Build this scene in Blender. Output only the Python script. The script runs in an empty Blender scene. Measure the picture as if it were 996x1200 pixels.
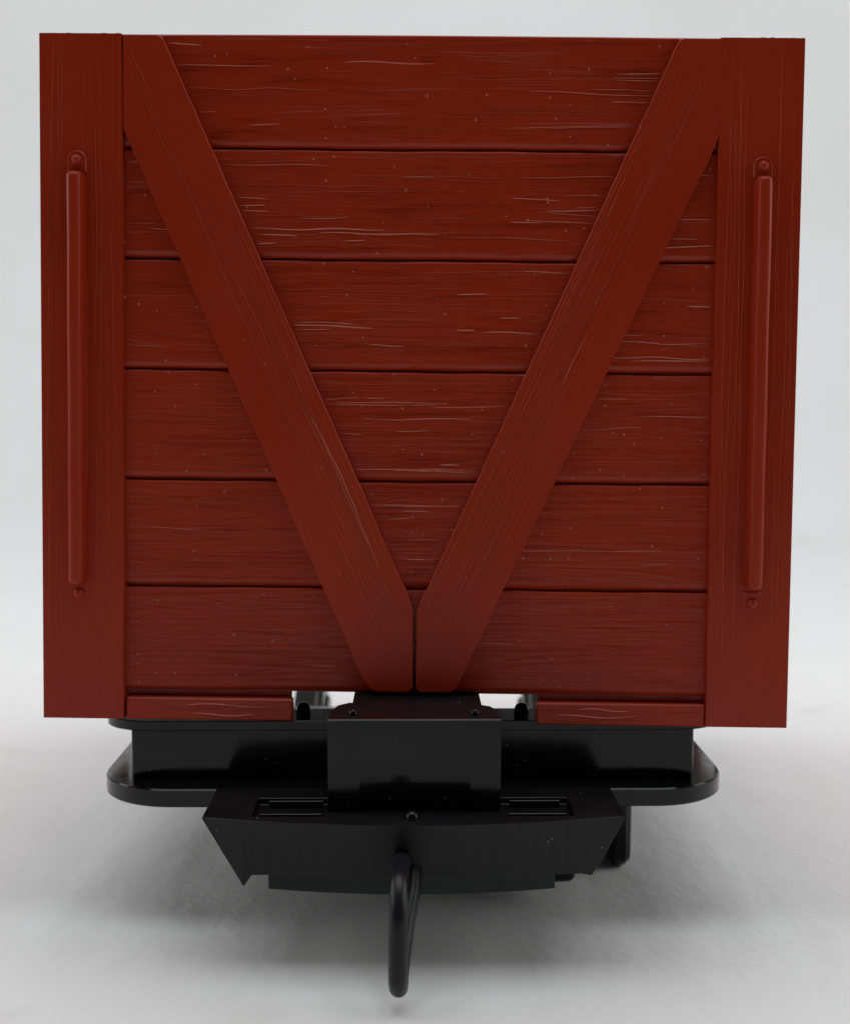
import bpy, bmesh, math, random
from mathutils import Vector, Matrix
random.seed(11)
S = 0.001                       # all coordinates below are in millimetres
scene = bpy.context.scene
COL = scene.collection

# ------------------------------------------------------------------ materials
def new_mat(name):
    m = bpy.data.materials.new(name); m.use_nodes = True
    nt = m.node_tree; nt.nodes.clear()
    out = nt.nodes.new('ShaderNodeOutputMaterial'); b = nt.nodes.new('ShaderNodeBsdfPrincipled')
    nt.links.new(b.outputs[0], out.inputs[0])
    return m, nt, b

class G:
    """tiny node-graph helper"""
    def __init__(s, nt): s.nt = nt
    def n(s, t, **kw):
        x = s.nt.nodes.new(t)
        for k, v in kw.items(): setattr(x, k, v)
        return x
    def put(s, sock, v):
        if isinstance(v, bpy.types.NodeSocket): s.nt.links.new(v, sock)
        else: sock.default_value = v
    def math(s, op, a, b=0.0, c=None, clamp=False):
        x = s.n('ShaderNodeMath', operation=op, use_clamp=clamp)
        s.put(x.inputs[0], a); s.put(x.inputs[1], b)
        if c is not None: s.put(x.inputs[2], c)
        return x.outputs[0]
    def vec(s, op, a, b):
        x = s.n('ShaderNodeVectorMath', operation=op)
        s.put(x.inputs[0], a); s.put(x.inputs[1], b)
        return x.outputs[0]
    def noise(s, v, scale=1.0, detail=2.0, rough=0.5, dist=0.0):
        x = s.n('ShaderNodeTexNoise'); s.put(x.inputs['Vector'], v)
        x.inputs['Scale'].default_value = scale; x.inputs['Detail'].default_value = detail
        x.inputs['Roughness'].default_value = rough; x.inputs['Distortion'].default_value = dist
        return x.outputs['Fac']
    def remap(s, v, a, b, c=0.0, d=1.0, smooth=True):
        x = s.n('ShaderNodeMapRange'); x.interpolation_type = 'SMOOTHSTEP' if smooth else 'LINEAR'
        s.put(x.inputs[0], v)
        for i, q in enumerate((a, b, c, d)): x.inputs[1 + i].default_value = q
        return x.outputs[0]
    def mix(s, f, a, b):
        x = s.n('ShaderNodeMix', data_type='RGBA'); s.put(x.inputs[0], f)
        s.put(x.inputs[6], a); s.put(x.inputs[7], b)
        return x.outputs[2]
    def coords(s): return s.n('ShaderNodeTexCoord').outputs['Object']
    def specks(s, v, scale, keep, size):
        """small dust grains: a few voronoi cells, each a dot of its own size"""
        wob = s.n('ShaderNodeTexNoise'); s.put(wob.inputs['Vector'], v); wob.inputs['Scale'].default_value = scale * 5
        v = s.vec('ADD', v, s.vec('MULTIPLY', wob.outputs['Color'], (.22 / scale,) * 3))
        x = s.n('ShaderNodeTexVoronoi'); s.put(x.inputs['Vector'], v); x.inputs['Scale'].default_value = scale
        sep = s.n('ShaderNodeSeparateColor'); s.nt.links.new(x.outputs['Color'], sep.inputs[0])
        on = s.math('GREATER_THAN', sep.outputs[0], 1 - keep)
        r = s.math('MULTIPLY', s.math('POWER', sep.outputs[1], 1.7), size)
        return s.math('MULTIPLY', on, s.math('LESS_THAN', x.outputs['Distance'], r))

def red_plastic(name, angle, lines=1.0, shift=0.0, tone_a=(.288, .0218, .0050, 1), tone_b=(.328, .0262, .0066, 1)):
    """dark red moulded plastic with a wood grain in relief that runs along the direction `angle` (radians in the end's own plane)"""
    m, nt, b = new_mat(name); g = G(nt)
    co = g.coords()
    rot = g.n('ShaderNodeVectorRotate', rotation_type='Y_AXIS'); g.put(rot.inputs['Vector'], co); rot.inputs['Angle'].default_value = angle
    v = g.vec('ADD', rot.outputs[0], (shift, 0.0, shift * .37))
    fine = g.noise(g.vec('MULTIPLY', v, (70, 200, 1500)), 1, 3, .55, .4)
    mid = g.noise(g.vec('MULTIPLY', v, (28, 60, 330)), 1, 2, .5, .6)
    # raised hair lines: contour lines of a long stretched noise
    ring = g.math('FRACT', g.math('MULTIPLY', g.noise(g.vec('MULTIPLY', v, (9, 40, 150)), 1, 2, .5, .3), 13.0))
    tri = g.math('ABSOLUTE', g.math('SUBTRACT', ring, .5))
    line = g.remap(tri, .0, .11, 1.0, 0.0)
    gate = g.remap(g.noise(g.vec('MULTIPLY', v, (45, 40, 260)), 1, 1), .47, .62)
    line = g.math('MULTIPLY', line, gate)
    h = g.math('ADD', g.math('MULTIPLY', fine, .5), g.math('MULTIPLY', mid, .55))
    h = g.math('ADD', h, g.math('MULTIPLY', line, .24 * lines))
    bump = g.n('ShaderNodeBump'); bump.inputs['Strength'].default_value = 1.0
    bump.inputs['Distance'].default_value = 0.00017; g.put(bump.inputs['Height'], h)
    nt.links.new(bump.outputs[0], b.inputs['Normal'])
    tone = g.noise(g.vec('MULTIPLY', v, (22, 22, 40)), 1, 3)
    c = g.mix(g.remap(tone, .3, .7), tone_a, tone_b)
    dust = g.specks(co, 700, .42, .125)
    c = g.mix(g.math('MULTIPLY', dust, .42), c, (.52, .30, .20, 1))
    g.put(b.inputs['Base Color'], c)
    r = g.remap(g.noise(co, 60, 4),   .3, .7, .27, .38)
    g.put(b.inputs['Roughness'], g.math('ADD', r, g.math('MULTIPLY', dust, .4)))
    b.inputs['Specular IOR Level'].default_value = .23
    return m

def black_plastic(name, col=(.005, .005, .0056, 1), r0=.10, r1=.19, dustiness=.05):
    m, nt, b = new_mat(name); g = G(nt); co = g.coords()
    b.inputs['Specular IOR Level'].default_value = .26
    dust = g.specks(co, 700, dustiness * 6, .11)
    haze = g.remap(g.noise(co, 90, 5, .6), .45, .8)
    c = g.mix(g.math('MULTIPLY', haze, .12), col, (.03, .03, .031, 1))
    c = g.mix(g.math('MULTIPLY', dust, .5), c, (.45, .43, .40, 1))
    g.put(b.inputs['Base Color'], c)
    g.put(b.inputs['Roughness'], g.math('ADD', g.remap(g.noise(co, 130, 4), .3, .7, r0, r1), g.math('MULTIPLY', dust, .4)))
    bump = g.n('ShaderNodeBump'); bump.inputs['Strength'].default_value = .15; bump.inputs['Distance'].default_value = .00004
    g.put(bump.inputs['Height'], g.noise(co, 900, 3)); nt.links.new(bump.outputs[0], b.inputs['Normal'])
    return m

def steel(name):
    m, nt, b = new_mat(name); g = G(nt); co = g.coords()
    g.put(b.inputs['Base Color'], g.mix(g.noise(co, 200, 4), (.42, .42, .41, 1), (.58, .58, .57, 1)))
    b.inputs['Metallic'].default_value = .6
    g.put(b.inputs['Roughness'], g.remap(g.noise(co, 300, 3), .3, .7, .35, .5))
    return m

def white_sheet(name):
    m, nt, b = new_mat(name); g = G(nt); co = g.coords()
    tone = g.noise(co, 9, 4, .55)
    c = g.mix(g.remap(tone, .35, .7), (.80, .80, .80, 1), (.765, .763, .762, 1))
    sp = g.n('ShaderNodeSeparateXYZ'); g.put(sp.inputs[0], co); low = g.remap(sp.outputs[2], .002, .02, 1.0, .1)     # the part things stand on is soiled
    blot = g.remap(g.noise(g.vec('ADD', co, (3.1, 1.7, 0)), 34, 5, .6), .60, .80)
    c = g.mix(g.math('MULTIPLY', g.math('MULTIPLY', blot, low), .42), c, (.56, .52, .48, 1))
    spot = g.specks(co, 110, .16, .07)
    c = g.mix(g.math('MULTIPLY', g.math('MULTIPLY', spot, low), .5), c, (.25, .22, .20, 1))
    g.put(b.inputs['Base Color'], c)
    b.inputs['Roughness'].default_value = .6; b.inputs['Specular IOR Level'].default_value = .25
    bump = g.n('ShaderNodeBump'); bump.inputs['Strength'].default_value = .5; bump.inputs['Distance'].default_value = .0016
    h = g.math('ADD', g.noise(g.vec('MULTIPLY', co, (70, 32, 30)), 1, 4), g.math('MULTIPLY', g.noise(co, 700, 3), .12))
    g.put(bump.inputs['Height'], h); nt.links.new(bump.outputs[0], b.inputs['Normal'])
    return m

DIAG = math.atan2(97.95 - 17.1, 36.47)
RED_H = red_plastic('red_plastic_grain_across', 0.0)
RED_V = red_plastic('red_plastic_grain_upright', math.pi / 2, .5, .31)
RED_L = red_plastic('red_plastic_grain_brace', -DIAG, .8, .77)
RED_R = red_plastic('red_plastic_grain_brace_mirrored', DIAG, .8, 1.43)
m, nt, b = new_mat('red_plastic_smooth')
RED_S = m; g = G(nt)
b.inputs['Base Color'].default_value = (.308, .0235, .0058, 1)
g.put(b.inputs['Roughness'], g.remap(g.noise(g.coords(), 90, 4), .3, .7, .3, .42)); b.inputs['Specular IOR Level'].default_value = .23
RED_SCUFF_GLINT = red_plastic('red_plastic_scuff_glint', 0.0, .3, .2, (.46, .115, .07, 1), (.56, .19, .135, 1))  # pale ridge streaks: some scuffing, mostly highlights painted into the colour
RED_SHEEN = red_plastic('red_plastic_ridge_sheen', 0.0, .3, .2, (.35, .043, .017, 1), (.41, .064, .028, 1))  # lighter red on fine ridges, their sheen painted into the colour
BLACK = black_plastic('black_plastic')
BLACK_D = black_plastic('black_plastic_dusty', (.007, .007, .0078, 1), .3, .46, .09)
BLACK_P = black_plastic('black_plastic_worn', (.0035, .0035, .0040, 1), .14, .22, .09)
BLACK_L = black_plastic('black_plastic_satin', (.008, .008, .0095, 1), .3, .4, .03)
BLACK_T = black_plastic('black_plastic_greenish', (.010, .0145, .0145, 1), .32, .45, .03)
STEEL = steel('wheel_steel')
SHEET = white_sheet('white_sheet')

# ------------------------------------------------------------------ mesh helpers
class MB:
    def __init__(s): s.v = []; s.f = []; s.worn = {}  # worn: faces in a pale ridge tone, some scuffing, mostly painted highlights and sheen
    def add(s, verts, faces):
        o = len(s.v); s.v += [tuple(p) for p in verts]; s.f += [tuple(i + o for i in f) for f in faces]
    def grid(s, rows, closed_u=False, cap=False):
        """rows: list of equal-length point lists"""
        n = len(rows[0]); verts = [p for r in rows for p in r]; fs = []
        for i in range(len(rows) - 1):
            for j in range(n if closed_u else n - 1):
                k = (j + 1) % n
                fs.append((i * n + j, i * n + k, (i + 1) * n + k, (i + 1) * n + j))
        if cap:
            fs.append(tuple(range(n))[::-1]); fs.append(tuple((len(rows) - 1) * n + j for j in range(n)))
        s.add(verts, fs)
    def prism(s, poly, axis, a, b, cut=0.0):
        """a polygon swept along one axis; cut > 0 shrinks both ends for a small chamfer"""
        cx = sum(p[0] for p in poly) / len(poly); cy = sum(p[1] for p in poly) / len(poly)
        def put(p, t):
            return {'x': (t, p[0], p[1]), 'y': (p[0], t, p[1]), 'z': (p[0], p[1], t)}[axis]
        inner = inset(poly, cut) if cut else poly
        d = cut if b > a else -cut
        rows = ([[put(p, a) for p in inner], [put(p, a + d) for p in poly], [put(p, b - d) for p in poly], [put(p, b) for p in inner]]
                if cut else [[put(p, a) for p in poly], [put(p, b) for p in poly]])
        s.grid(rows, True, True)
    def box(s, x0, x1, y0, y1, z0, z1, cut=0.0):
        s.prism([(x0, z0), (x1, z0), (x1, z1), (x0, z1)], 'y', y0, y1, cut)
    def tube(s, pts, r, n=14, closed=False):
        pts = [Vector(p) for p in pts]; rows = []; L = len(pts)
        side = Vector((1, 0, 0))
        for i, p in enumerate(pts):
            t = (pts[(i + 1) % L] - pts[i - 1]) if closed else (pts[min(i + 1, L - 1)] - pts[max(i - 1, 0)])
            t.normalize(); u = (side - t * side.dot(t)).normalized(); w = t.cross(u)
            rr = r[i] if isinstance(r, (list, tuple)) else r
            rows.append([tuple(p + (u * math.cos(a) + w * math.sin(a)) * rr) for a in [2 * math.pi * k / n for k in range(n)]])
        if closed: rows.append(rows[0])
        s.grid(rows, True, not closed)
    def lathe(s, prof, c, axis, n=40, hollow=False):
        """prof: (radius, along) pairs turned round an axis through c"""
        rows = []
        for r, t in prof:
            row = []
            for k in range(n):
                a = 2 * math.pi * k / n; p, q = r * math.cos(a), r * math.sin(a)
                row.append({'x': (c[0] + t, c[1] + p, c[2] + q), 'y': (c[0] + p, c[1] + t, c[2] + q), 'z': (c[0] + p, c[1] + q, c[2] + t)}[axis])
            rows.append(row)
        s.grid(rows, True, not hollow)
    def ridge(s, path, base, w, h, worn=False):  # worn: 1 = scuffs with painted highlights, 2 = painted sheen
        """a fine raised grain line: path = (x, z) points, standing out from the plane y = base towards -y"""
        n = len(path); rows = []
        for i, (x, z) in enumerate(path):
            a = path[max(i - 1, 0)]; c = path[min(i + 1, n - 1)]
            dx, dz = c[0] - a[0], c[1] - a[1]; l = math.hypot(dx, dz) or 1; nx, nz = -dz / l, dx / l
            t = math.sin(math.pi * i / (n - 1)) ** .5 if 0 < i < n - 1 else 0.02
            ww, hh = w * (.4 + .6 * t), h * t * random.uniform(.55, 1)
            rows.append([(x + nx * ww, base + .03, z + nz * ww), (x + nx * ww * .35, base - hh, z + nz * ww * .35),
                         (x - nx * ww * .35, base - hh, z - nz * ww * .35), (x - nx * ww, base + .03, z - nz * ww)])
        k = len(s.f); s.grid(rows)
        if worn: s.worn.update({q: int(worn) for q in range(k, len(s.f))})  # pale ridge tone: scuffs with painted highlight first, painted sheen second
    def build(s, name, mat, parent=None, smooth=None, rot=None, bevel=0.0):
        me = bpy.data.meshes.new(name)
        me.from_pydata([(x * S, y * S, z * S) for x, y, z in s.v], [], s.f); me.validate()
        bm = bmesh.new(); bm.from_mesh(me); bmesh.ops.recalc_face_normals(bm, faces=bm.faces)
        if bevel:
            bmesh.ops.remove_doubles(bm, verts=bm.verts, dist=1e-7)
            es = [e for e in bm.edges if len(e.link_faces) == 2 and e.calc_face_angle(0) > .5]
            bmesh.ops.bevel(bm, geom=es, offset=bevel * S, segments=2, profile=.6, affect='EDGES', clamp_overlap=True)
        bm.to_mesh(me); bm.free()
        me.materials.append(mat)
        if s.worn and len(me.polygons) == len(s.f):
            me.materials.append(RED_SCUFF_GLINT); me.materials.append(RED_SHEEN)
            for i, q in s.worn.items(): me.polygons[i].material_index = q
        if smooth:
            me.polygons.foreach_set('use_smooth', [True] * len(me.polygons)); me.set_sharp_from_angle(angle=math.radians(smooth))
        o = bpy.data.objects.new(name, me); COL.objects.link(o)
        if smooth and mat is not SHEET:
            wn = o.modifiers.new('face_weighted_normals', 'WEIGHTED_NORMAL'); wn.mode = 'FACE_AREA'; wn.weight = 80; wn.keep_sharp = True
        if parent is not None: o.parent = parent
        return o

def inset(poly, d):
    """move each side of a convex polygon inwards by d"""
    n = len(poly); A = sum(poly[i][0] * poly[(i + 1) % n][1] - poly[(i + 1) % n][0] * poly[i][1] for i in range(n))
    sg = 1 if A > 0 else -1; out = []
    for i in range(n):
        p, q, r = Vector(poly[i - 1]), Vector(poly[i]), Vector(poly[(i + 1) % n])
        a, b = (q - p).normalized(), (r - q).normalized()
        na, nb = Vector((-a.y, a.x)) * sg, Vector((-b.y, b.x)) * sg
        bis = na + nb; k = bis.length_squared
        out.append(tuple(q + bis * (2 * d / k if k > .2 else d)))
    return out

def rounded(poly, r, n=5):
    """round the corners of a polygon (r one number or one per corner)"""
    out = []; L = len(poly)
    for i in range(L):
        p, q, t = Vector(poly[i - 1]), Vector(poly[i]), Vector(poly[(i + 1) % L])
        rr = r[i] if isinstance(r, (list, tuple)) else r
        if rr <= 0: out.append(tuple(q)); continue
        a = q + (p - q).normalized() * min(rr, (p - q).length * .49); c = q + (t - q).normalized() * min(rr, (t - q).length * .49)
        for k in range(n + 1):
            u = k / n; out.append(tuple(a * (1 - u) ** 2 + q * 2 * u * (1 - u) + c * u * u))
    return out

def thing(name, label, cat, loc):
    o = bpy.data.objects.new(name, None); COL.objects.link(o); o.location = [x * S for x in loc]
    o['label'] = label; o['category'] = cat; o.empty_display_size = .02
    return o

# ------------------------------------------------------------------ the setting: a white sheet that curves up into the backdrop
GROUND = -30.2                                     # table level in the frame of the wagon's end (z = 0 is the foot of the posts)
X0, X1, Y0, Y1, RC, TOP = -1500, 1500, -430, 560, 260, 1500
prof = [(Y0, -6), (Y0, -1), (Y0 + 4, 0)] + [(-400 + k * 40, 0) for k in range(24)] + [(Y1, 0)]
prof += [(Y1 + RC * math.sin(a), RC - RC * math.cos(a)) for a in [math.radians(6 * k) for k in range(1, 16)]] + [(Y1 + RC, TOP)]
sm = MB()
sm.grid([[(X0 + 50 * i, y, z) for i in range(61)] for y, z in prof])
sheet = sm.build('table_and_backdrop', SHEET, smooth=80)
sheet['kind'] = 'structure'
sheet['label'] = 'white sheet under the wagon, curving up into the backdrop'

# ------------------------------------------------------------------ the wagon
ROOT = (0, 68, 0)
wagon = thing('goods_wagon', 'dark red planked goods wagon seen end on, on a black underframe with a loop coupler', 'model wagon', ROOT)
OFF = Vector((-ROOT[0], -ROOT[1], -GROUND)) * S
def part(mb, name, mat, parent=None, tilt=False, **kw):
    o = mb.build(name, mat, parent or wagon, **kw)
    if parent is None:
        o.location = OFF
        if tilt: o.rotation_euler = (0, -.0108, .0262)     # the underframe stands a little askew below the body
    return o

GROOVES = [98.35, 82.25, 66.62, 50.78, 34.92, 19.37, 3.95]
def plank_profile(zb, zt, f):
    """cross-section (depth, height) of one plank, front face at depth f, a soft lower edge and a crisp upper one"""
    return [(f + 1.2, zt), (f + .55, zt - .03), (f + .22, zt - .12), (f + .05, zt - .27), (f, zt - .45), (f, zb + 1.25), (f + .05, zb + .95), (f + .2, zb + .62), (f + .48, zb + .36), (f + .85, zb + .2), (f + 1.2, zb + .17)]
def brace_left(z): return -36.6 + (97.95 - z) * 36.47 / 80.85
# end panel: six planks with grain lines standing out
pm = MB()
pm.box(-42.6, 42.8, 2.3, 2.62, 3.96, 98.0)
pm.box(-42.6, -17.9, 2.3, 2.62, 0.2, 3.9); pm.box(18.0, 42.8, 2.3, 2.62, 0.2, 3.9)
for k in range(6):
    zt, zb = GROOVES[k], GROOVES[k + 1]
    N = 70; rows = []
    ph = [random.uniform(0, 6.28) for _ in range(4)]
    for i in range(N + 1):
        x = -42.5 + 85.2 * i / N
        j0 = .05 * math.sin(x * .21 + ph[0]) + .03 * math.sin(x * .63 + ph[1]); j1 = .04 * math.sin(x * .17 + ph[2]) + .03 * math.sin(x * .52 + ph[3])
        if k == 0: j0 = 0.12 * math.sin((x + 42.5) / 85.2 * math.pi)
        rows.append([(x, d, z) for d, z in plank_profile(zb + j1, zt + j0, 1.2 if k < 5 else 1.25)])
    pm.grid(rows, True, True)
    strong = [1.0, .85, .7, .6, .42, .3][k]
    for q in range([50, 56, 50, 50, 50, 50][k]):
        z = random.uniform(zb + 1.5, zt - .6)
        xi = abs(brace_left(z)); zone = random.random()
        if zone < .62: xa, xb = -xi + .3, xi - .3                     # between the braces
        elif zone < .81: xa, xb = -41.8, -xi - 7.2
        else: xa, xb = xi + 7.2, 41.8
        if xb - xa < 3: continue
        ln = min(xb - xa, random.choice([3, 4, 5, 6, 8, 11, 15, 20]) * random.uniform(.8, 1.2))
        xs = random.choice([xa, xb - ln, random.uniform(xa, xb - ln), random.uniform(xa, xb - ln)])
        n = max(6, int(ln * 1.6)); sl = random.gauss(0, .022); a1, p1 = random.uniform(.02, .15), random.uniform(0, 6.28); fr = random.uniform(.2, .7)
        path = [(xs + ln * i / n, z + sl * (ln * i / n) + a1 * math.sin(fr * ln * i / n + p1)) for i in range(n + 1)]
        if min(p[1] for p in path) < zb + 1.3 or max(p[1] for p in path) > zt - .35: continue
        pm.ridge(path, 1.2 if k < 5 else 1.25, random.uniform(.055, .13), (.35 + .65 * strong) * random.uniform(.08, .26), random.random() < .65 * strong)
for k in range(6):
    zt, zb = GROOVES[k], GROOVES[k + 1]; f = 1.2 if k < 5 else 1.25
    for q in range([95, 110, 120, 150, 190, 210][k]):
        z = random.uniform(zb + 1.4, zt - .6); ln = random.choice([4, 6, 9, 13, 18, 26]) * random.uniform(.7, 1.2)
        x = random.uniform(-42, 42 - ln); n = max(6, int(ln * 1.5)); a1 = random.uniform(.03, .12); a2 = random.uniform(.02, .06)
        p1, p2, f1, f2, sl = random.uniform(0, 6), random.uniform(0, 6), random.uniform(.25, .6), random.uniform(.9, 1.8), random.gauss(0, .012)
        path = [(x + ln * i / n, z + a1 * math.sin(f1 * ln * i / n + p1) + a2 * math.sin(f2 * ln * i / n + p2) + sl * ln * i / n) for i in range(n + 1)]
        if min(p[1] for p in path) < zb + 1.25 or max(p[1] for p in path) > zt - .4: continue
        pm.ridge(path, f, random.uniform(.045, .075), random.uniform(.04, .10), 2 if random.random() < .75 else 0)
part(pm, 'end_panel', RED_H, smooth=35)

# bottom rails under the planks
for xa, xb in ((-41.95, -17.65), (17.75, 42.2)):
    rm = MB()
    rm.prism(rounded([(xa, -.08), (xb, -.08), (xb, 3.12), (xa, 3.12)], .35, 3), 'y', .35, 2.6, .22)
    for q in range(5):
        z = random.uniform(.7, 2.5); x = random.uniform(xa + 2, xb - 14); ln = random.uniform(7, 13)
        rm.ridge([(x + ln * i / 14, z + .18 * math.sin(i * .42 + q)) for i in range(15)], .35, .1, .11, q < 2)
    part(rm, 'bottom_rail', RED_H, smooth=35)

# the two slanting braces
def inside(p, poly, m):
    """True when p lies in the convex polygon, at least m from every side"""
    n = len(poly); A = sum(poly[i][0] * poly[(i + 1) % n][1] - poly[(i + 1) % n][0] * poly[i][1] for i in range(n)); sg = 1 if A > 0 else -1
    for i in range(n):
        a, b = Vector(poly[i]), Vector(poly[(i + 1) % n]); e = (b - a).normalized()
        if sg * (e.x * (p[1] - a.y) - e.y * (p[0] - a.x)) < m: return False
    return True
def brace(poly, mat, sgn, rad):
    bm_ = MB(); smooth_out = rounded(poly, rad, 4); out = []
    for i, p in enumerate(smooth_out):                       # the long sides are a little ragged
        q = smooth_out[(i + 1) % len(smooth_out)]; L = math.hypot(q[0] - p[0], q[1] - p[1]); n = int(L / 1.3) if L > 30 else 1
        for k in range(n):
            t = k / n; jx = random.gauss(0, .035) if k else 0
            out.append((p[0] + (q[0] - p[0]) * t + jx, p[1] + (q[1] - p[1]) * t))
    bm_.prism(out, 'y', -.02, 2.2, .13)
    dx, dz = 36.47 * sgn, -80.85; L = math.hypot(dx, dz); ux, uz = dx / L, dz / L; nx, nz = -sgn * abs(uz), -abs(ux)
    x0, z0 = (-36.6 if sgn > 0 else 36.4), 97.95
    for q in range(46):
        off = random.uniform(.3, 6.4); t0 = random.uniform(-6, 74); ln = random.choice([8, 14, 24, 38, 55]) * random.uniform(.8, 1.2); n = int(ln * 1.1)
        a1, p1, fr, sl = random.uniform(.04, .22), random.uniform(0, 6.28), random.uniform(.1, .28), random.gauss(0, .01)
        h, w, worn = random.uniform(.05, .11), random.uniform(.05, .085), (1 if random.random() < .06 else 2)  # worn: few ridges scuffed with painted highlights, the rest painted sheen
        run = []
        for i in range(n + 2):
            t = t0 + ln * i / n; o = off + a1 * math.sin(fr * (t - t0) + p1) + .05 * math.sin(fr * 4.3 * (t - t0)) + sl * (t - t0)
            p = (x0 + ux * t + nx * o, z0 + uz * t + nz * o)
            if i <= n and inside(p, poly, .45): run.append(p)
            else:
                if len(run) > 5: bm_.ridge(run, -.02, w, h, worn)
                run = []
    part(bm_, 'brace', mat, smooth=30)
brace([(-42.05, 97.93), (-36.6, 97.93), (-.2, 17.0), (-.18, 4.42), (-5.9, 4.48), (-7.5, 6.6), (-42.05, 84.8)], RED_L, 1, [0, .8, 1.2, 1.0, .7, .9, 0])
brace([(36.4, 97.93), (42.25, 97.93), (42.25, 84.3), (7.1, 7.3), (5.6, 4.5), (.36, 4.42), (.36, 16.6)], RED_R, -1, [.8, 0, 0, .9, .7, 1.0, 1.2])

# corner posts with a few upright grain lines
for sgn in (-1, 1):
    cm = MB()
    xa, xb = sorted((sgn * 54.0, sgn * 42.15))
    NZ = 60; rows = []
    prof_x = [(xa, 2.6), (xa, .25), (xa + .07, .06), (xa + .25, 0), (xb - .25, 0), (xb - .07, .06), (xb, .25), (xb, 2.6)]
    nick = [random.uniform(0, 1) for _ in range(14)]
    for i in range(NZ + 1):
        z = 98.02 * i / NZ
        w = .05 * math.sin(z * .11 + sgn) + .03 * math.sin(z * .37)
        rows.append([(x + (w if abs(x) < 44 else 0), y, z) for x, y in prof_x])
    cm.grid(rows, True, True)
    for q in range(24):
        x = random.uniform(xa + .8, xb - .5)
        if abs(abs(x) - 48.5) < 2.3 and random.random() < .8: continue
        ln = random.uniform(14, 60); z = random.choice([random.uniform(1, 96 - ln), 97.9 - ln])
        n = int(ln / 1.5); sl = random.gauss(0, .008); p1 = random.uniform(0, 6.28); a1 = random.uniform(.03, .15)
        path = [(x + sl * ln * i / n + a1 * math.sin(i * .35 + p1), z + ln * i / n) for i in range(n + 1)]
        if min(p[0] for p in path) < xa + .4 or max(p[0] for p in path) > xb - .35: continue
        cm.ridge(path, 0, random.uniform(.055, .09), random.uniform(.04, .09), 2)
    for x, za, zb_ in ((43.6, 1, 97.5), (45.4, 30, 97.5), (44.4, 4, 60), (46.0, 2, 52), (51.2, 1, 44), (50.9, 58, 97.5), (52.7, 12, 90)):
        n = int((zb_ - za) / 1.2); p1 = random.uniform(0, 6)
        cm.ridge([(sgn * (x + .12 * math.sin(i * .13 + p1) + .04 * math.sin(i * .6)), za + (zb_ - za) * i / n) for i in range(n + 1)], 0, .075, .075, 2)
    for q in range(9):                                   # end-grain nicks that show on the top edge
        x = random.uniform(xa + .6, xb - .6)
        cm.box(x, x + random.uniform(.25, .6), .05, 1.2, 97.9, 98.02 + random.uniform(.02, .1), .03)
    part(cm, 'corner_post', RED_V, smooth=35)
    # grab rail: a moulded bar with a riveted eye at each end
    hx, z0, z1, r0, r1 = (-48.62, 19.75, 78.4, 18.4, 80.3) if sgn < 0 else (48.45, 20.2, 78.5, 18.1, 80.2)
    hm = MB()
    shape = [(-1.2, .1), (-1.16, -1.3), (-1.08, -1.9), (-.88, -2.35), (-.55, -2.6), (-.2, -2.66), (.2, -2.66), (.55, -2.6), (.88, -2.35), (1.08, -1.9), (1.16, -1.3), (1.2, .1)]
    rows = []; z0 -= .15; z1 += .25
    ends = [(0, .38, .3), (.06, .6, .55), (.2, .8, .78), (.45, .93, .92), (.85, 1, 1)]
    zs = [(z0 + d, a, b) for d, a, b in ends] + [(z0 + (z1 - z0) * k / 12, 1, 1) for k in range(1, 12)] + [(z1 - d, a, b) for d, a, b in ends[::-1]]
    for z, a, b_ in zs: rows.append([(hx + x * a + .03 * math.sin(z * .3), y * b_ if y < 0 else y, z) for x, y in shape])
    hm.grid(rows, True, True)
    for zc in (r0, r1):                                  # raised eye plates, one round end each
        up = zc > 50
        pts = [(hx + 1.38 * math.cos(a), zc + 1.38 * math.sin(a) * (1 if up else -1)) for a in [math.pi * k / 16 for k in range(17)]]
        pts += [(hx - 1.38, zc + (-1.7 if up else 1.7)), (hx + 1.38, zc + (-1.7 if up else 1.7))]
        if not up: pts = pts[::-1]
        hm.prism(pts, 'y', -.26, .1, .15)
    rail = part(hm, 'grab_rail', RED_S, smooth=40)
    for zc in (r0, r1):
        vm = MB()
        vm.lathe([(.78, .05), (.78, -.15), (.7, -.45), (.5, -.72), (.25, -.85), (.02, -.88)], (hx, -.26, zc), 'y', 20)
        vm.build('rivet', RED_S, rail, smooth=60)

# the rest of the body: side walls, far end and floor (open on top)
LEN = 136.0
for sgn in (-1, 1):
    wm = MB()
    wm.box(*sorted((sgn * 51.2, sgn * 52.6)), 2.7, LEN - 2.7, 4.0, 97.6)
    for k in range(6):
        zt, zb = GROOVES[k], GROOVES[k + 1]
        wm.grid([[(sgn * (53.8 - (d - 0)), y, z) for d, z in plank_profile(zb, zt - .3, 0)] for y in (2.72, LEN - 2.72)], True, True)
    for y in (14, 45, 76, 107):
        wm.box(*sorted((sgn * 53.6, sgn * 54.6)), y, y + 11, 0.4, 97.7, .15)
    part(wm, 'side_wall', RED_S, smooth=35)
fm = MB()
fm.box(-53.9, 53.9, LEN - 2.6, LEN, .2, 97.8, .2)
part(fm, 'far_end_wall', RED_S)
fl = MB()
for k in range(13): fl.box(-51.1, 51.1, 2.75 + 10.05 * k, 2.75 + 10.05 * k + 9.9, 4.4, 6.2, .15)
part(fl, 'floor', BLACK_D)

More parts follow.
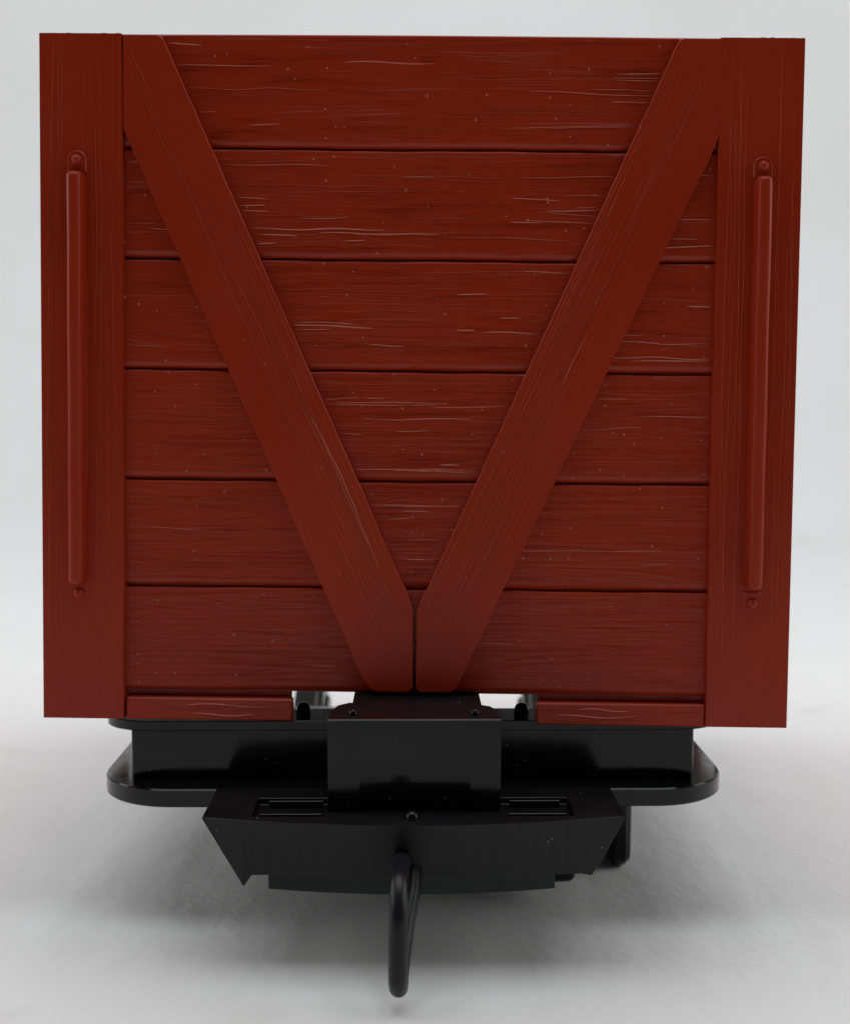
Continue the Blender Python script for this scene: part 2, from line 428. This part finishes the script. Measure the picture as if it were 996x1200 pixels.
# end sill: upper flange and upright web; below it the rounded foot plate
def slab_outline(hw, yf, yb, rx, ry, n=10):
    pts = []
    for sx in (-1, 1):
        arc = [(sx * (hw - rx + rx * math.sin(a)), yf + ry - ry * math.cos(a)) for a in [math.pi / 2 * k / n for k in range(n + 1)]]
        pts += arc[::-1] if sx < 0 else arc
    return pts + [(hw, yb), (-hw, yb)]
es = MB()
es.prism(slab_outline(46.2, 2.75, 11.9, 7.5, 7.5), 'z', -1.75, -.25, .12)
web = rounded([(-41.75, 3.9), (41.6, 3.9), (41.6, 22), (39.8, 22), (39.8, 5.9), (-39.95, 5.9), (-39.95, 22), (-41.75, 22)], [.9, .9, .3, .3, .5, .5, .3, .3], 5)
es.prism(web, 'z', -9.2, -1.7)
sill = part(es, 'end_sill', BLACK, tilt=True, smooth=35)
for bx, by in ((-16.55, 8.6), (16.2, 8.0)):
    bm2 = MB()
    bm2.lathe([(1.12, -.1), (1.12, .45), (1.02, .95), (.75, 1.35), (.4, 1.55), (.03, 1.6)], (bx, by, -.25), 'z', 24)
    bm2.lathe([(.5, -.1), (.5, .12), (.4, .38), (.2, .52), (.02, .55)], (bx + .1, by - 3.3, -.25), 'z', 18)
    bm2.build('bolt', BLACK, sill, smooth=50)
fp = MB()
fp.prism(slab_outline(46.5, -2.6, 46, 11.5, 13.5, 16), 'z', -11.75, -9.1, .22)
part(fp, 'foot_plate', BLACK, tilt=True, smooth=35)

# coupler: pocket under the end, spreading head plate and the upright loop
pk = MB()
face = [(-15.9, 4.1), (-17.0, 4.1), (-17.2, 3.9), (-17.2, 0.2), (-17.05, -2.2), (-16.75, -4.2), (-16.35, -6.0), (-15.85, -7.7), (-15.3, -9.1)]
low = [(-15.6, -2.4), (-17.0, -2.4), (-16.87, -4.2), (-16.6, -6.0), (-16.25, -7.7), (-15.75, -9.3), (-14.6, -9.3)]
pk.prism(face + [(-14.6, -9.1)], 'x', -11.5, 11.6, .0)
pk.prism(low, 'x', -11.48, -7.2); pk.prism(low, 'x', 7.5, 11.58)
plan = [(-11.35, -16), (11.45, -16), (11.4, -9.6), (10.6, -7.2), (9.5, -6.3), (9.5, 14), (-8.6, 14), (-8.6, -4.6), (-9.0, -4.4), (-10.6, -6.4), (-11.35, -10.5)]
pocket = part(pk, 'coupler_pocket', BLACK_P, tilt=True, smooth=30)
mt = MB(); mt.prism([(x, max(y, -14.9)) for x, y in plan], 'z', -8.2, 3.85); mt.prism([(-11.3, -15.95), (11.4, -15.95), (11.4, -14.92), (-11.3, -14.92)], 'z', -6.0, 3.85); mt.build('coupler_mount', BLACK_D, pocket, smooth=30)
for bx in (-8.2, 8.3):
    q = MB(); q.lathe([(.62, -.05), (.62, .25), (.52, .6), (.3, .82), (.03, .9)], (bx, -13.2, 3.85), 'z', 20); q.build('bolt', BLACK, pocket, smooth=50)

def yf(x): return -22.6 + 4.2 * (x / 28.2) ** 2
hd = MB()
cols = [(-28.2, -8.95), (-27.0, -10.95), (-25.6, -13.3), (-24.2, -15.6), (-22.7, -18.15), (-21.6, -16.55)]
cols += [(x, -16.5 - .25 * (1 - (x / 21.6) ** 2)) for x in [-20 + 2 * k for k in range(21)]]
cols += [(22.3, -16.5), (23.75, -16.75), (24.8, -15.05), (26.2, -12.55), (27.3, -10.6), (28.2, -8.95)]
rows = []
for x, zb in cols:
    rows.append([(x, yf(x), -8.8), (x, -19.2 + .6 * (x / 28.2) ** 2, zb), (x, -2.9, zb), (x, -2.9, -8.8)])
hd.grid(rows, True, True)
head = hd.build('coupler_head', BLACK_D, None)
cut = MB()
cut.box(-21.6, -11.9, -18.2, -8.6, -9.75, -7); cut.box(12.0, 21.4, -18.2, -8.6, -9.75, -7)
cutter = cut.build('cutter', BLACK_D, None)
md = head.modifiers.new('slots', 'BOOLEAN'); md.object = cutter; md.operation = 'DIFFERENCE'; md.solver = 'EXACT'
bpy.context.view_layer.update()
me2 = bpy.data.meshes.new_from_object(head.evaluated_get(bpy.context.evaluated_depsgraph_get()))
head.modifiers.clear(); head.data = me2; bpy.data.objects.remove(cutter)
bmx = bmesh.new(); bmx.from_mesh(me2)
ed = [e for e in bmx.edges if len(e.link_faces) == 2 and e.calc_face_angle(0) > .6]
bmesh.ops.bevel(bmx, geom=ed, offset=.00009, segments=1, affect='EDGES', clamp_overlap=True)
bmx.to_mesh(me2); bmx.free()
head.parent = wagon; head.location = OFF; head.rotation_euler = (0, -.0108, .0262)
for xa, xb in ((-20.6, -12.3), (12.6, 20.4)):
    t = MB(); t.box(xa, xb, -17.6, -17.1, -10, -8.62, .08); t.box(xa + .6, xb - .2, -10.6, -10.2, -10, -8.7, .08); t.build('spring_tab', BLACK, head)
q = MB(); q.lathe([(.95, -.05), (.95, .3), (.8, .75), (.5, 1.05), (.04, 1.2)], (-.2, -19.6, -8.8), 'z', 24); q.build('bolt', BLACK, head, smooth=50)
lp = MB(); st = []
for i in range(25):
    x = -19.9 + 39.2 * i / 24; y = -13.4 - 1.6 * (1 - (x / 20) ** 2)
    st.append([(x, y, -16.0), (x, y, -20.2 - .35 * (1 - (x / 20) ** 2)), (x, 2, -20.2), (x, 2, -16.0)])
lp.grid(st, True, True)
lp.build('keeper_plate', BLACK_T, head, bevel=.15)
# loop: a round bar bent into an upright narrow ring
lo = MB()
def yz(pts, n=8):
    out = []
    L = len(pts)
    for i in range(L):
        p0, p1, p2, p3 = [Vector(pts[(i + k) % L]) for k in (-1, 0, 1, 2)]
        for k in range(n):
            u = k / n
            out.append(.5 * ((2 * p1) + (p2 - p0) * u + (2 * p0 - 5 * p1 + 4 * p2 - p3) * u * u + (3 * p1 - p0 - 3 * p2 + p3) * u ** 3))
    return out
ring = yz([(-1.5, -21.0, -13.9), (-1.7, -26.5, -13.2), (-1.85, -31, -13.7), (-1.9, -33.5, -16.6), (-1.95, -34, -21), (-2.0, -33.3, -25.2), (-1.9, -31.2, -27.1), (-1.75, -28.8, -25.6), (-1.1, -25.2, -21.6), (-.1, -20.6, -17.2), (-.3, -18.6, -14.5)])
lo.tube([tuple(p) for p in ring], 1.2, 16, True)
lo.build('coupler_loop', BLACK_L, head, smooth=60)

# running gear
def side_frame(sgn):
    q = MB(); xa, xb = (31.9, 35.4) if sgn > 0 else (-32.3, -28.8)
    out = rounded([(28, -30.1), (50, -30.1), (54, -22), (82, -22), (86, -30.1), (108, -30.1), (108, -14), (28, -14)], [4, 4, 2, 2, 4, 4, 2, 2], 6)
    q.prism(out, 'x', xa, xb, .9)
    for yc in (41, 95): q.lathe([(3.6, -.2), (3.6, .2), (3.0, .4), (.1, .5)] if sgn > 0 else [(3.6, .2), (3.6, -.2), (3.0, -.4), (.1, -.5)], (xb if sgn > 0 else xa, yc, -20.9), 'x', 28)
    part(q, 'side_frame', BLACK, smooth=40)
for sgn in (-1, 1): side_frame(sgn)
q = MB(); q.box(-29, 32, 60, 76, -20, -13, .3); q.box(-9, 9, 54, 82, -13.2, 4.3, .3)
part(q, 'bolster', BLACK)
q = MB(); q.prism(rounded([(17.8, -26.8), (24.6, -26.4), (24.9, -12.4), (17.8, -12.4)], 1.2, 4), 'y', 10, 20, .4)
part(q, 'brake_block', BLACK, smooth=40)
q = MB(); q.box(-45, 45, 112, 120, -1.2, 4.3, .3)
part(q, 'rear_cross_member', BLACK)
for yc in (41, 95):
    for sgn in (-1, 1):
        w = MB(); s_ = sgn
        w.lathe([(1.8, 19.6 * s_), (6.2, 19.6 * s_), (6.6, 20.4 * s_), (8.2, 20.4 * s_), (9.25, 20.5 * s_), (9.3, 21.1 * s_), (9.0, 21.8 * s_), (8.1, 22.2 * s_), (7.9, 26.2 * s_), (7.6, 26.6 * s_), (6.4, 26.6 * s_), (6.0, 25.4 * s_), (3, 25.2 * s_), (1.8, 27 * s_)], (0, yc, GROUND + 9.3), 'x', 56)
        part(w, 'wheel', STEEL, smooth=40)
    a = MB(); a.lathe([(1.6, -29), (1.6, 32)], (0, yc, GROUND + 9.3), 'x', 18); part(a, 'axle', STEEL, smooth=50)

# ------------------------------------------------------------------ camera
cam = bpy.data.cameras.new('camera'); co = bpy.data.objects.new('camera', cam); COL.objects.link(co)
p_, y_, r_ = .0676, -.0156, .0108
f = Vector((math.sin(y_) * math.cos(p_), math.cos(y_) * math.cos(p_), -math.sin(p_)))
ri = Vector((math.cos(y_), -math.sin(y_), 0)); d = f.cross(ri)
ri2 = ri * math.cos(r_) - d * math.sin(r_); d2 = ri * math.sin(r_) + d * math.cos(r_)
M = Matrix((ri2, -d2, -f)).transposed().to_4x4(); M.translation = Vector((4.67, -214.435, 45.241 - GROUND)) * S
co.matrix_world = M
cam.sensor_fit = 'VERTICAL'; cam.sensor_height = 36; cam.lens = 36 * 1750 / 1200
cam.clip_start = .01; cam.clip_end = 20
cam.dof.use_dof = True; cam.dof.focus_distance = .208; cam.dof.aperture_fstop = 28
scene.camera = co

# ------------------------------------------------------------------ light: a large soft lamp overhead in a pale room
def area(name, loc, target, sx, sy, watts, col):
    l = bpy.data.lights.new(name, 'AREA'); l.shape = 'RECTANGLE'; l.size = sx; l.size_y = sy; l.energy = watts; l.color = col
    o = bpy.data.objects.new(name, l); COL.objects.link(o); o.location = loc
    o.rotation_euler = (Vector(target) - Vector(loc)).to_track_quat('-Z', 'Y').to_euler()
    return o
area('overhead_softbox', (0.0, .12, .85), (0, .12, 0), 1.0, .9, 7.1, (.965, .983, 1))
for sx in (-1, 1): area('side_softbox', (sx * .85, .08, .42), (0, .12, .0), .8, .6, 2.9, (1, .992, .985))
w = bpy.data.worlds.new('World'); scene.world = w; w.use_nodes = True
bg = w.node_tree.nodes['Background']; bg.inputs[0].default_value = (1, 1, 1, 1); bg.inputs[1].default_value = .03

vs = scene.view_settings
vs.view_transform = 'Standard'; vs.look = 'None'; vs.exposure = 0; vs.gamma = 1; vs.use_curve_mapping = False
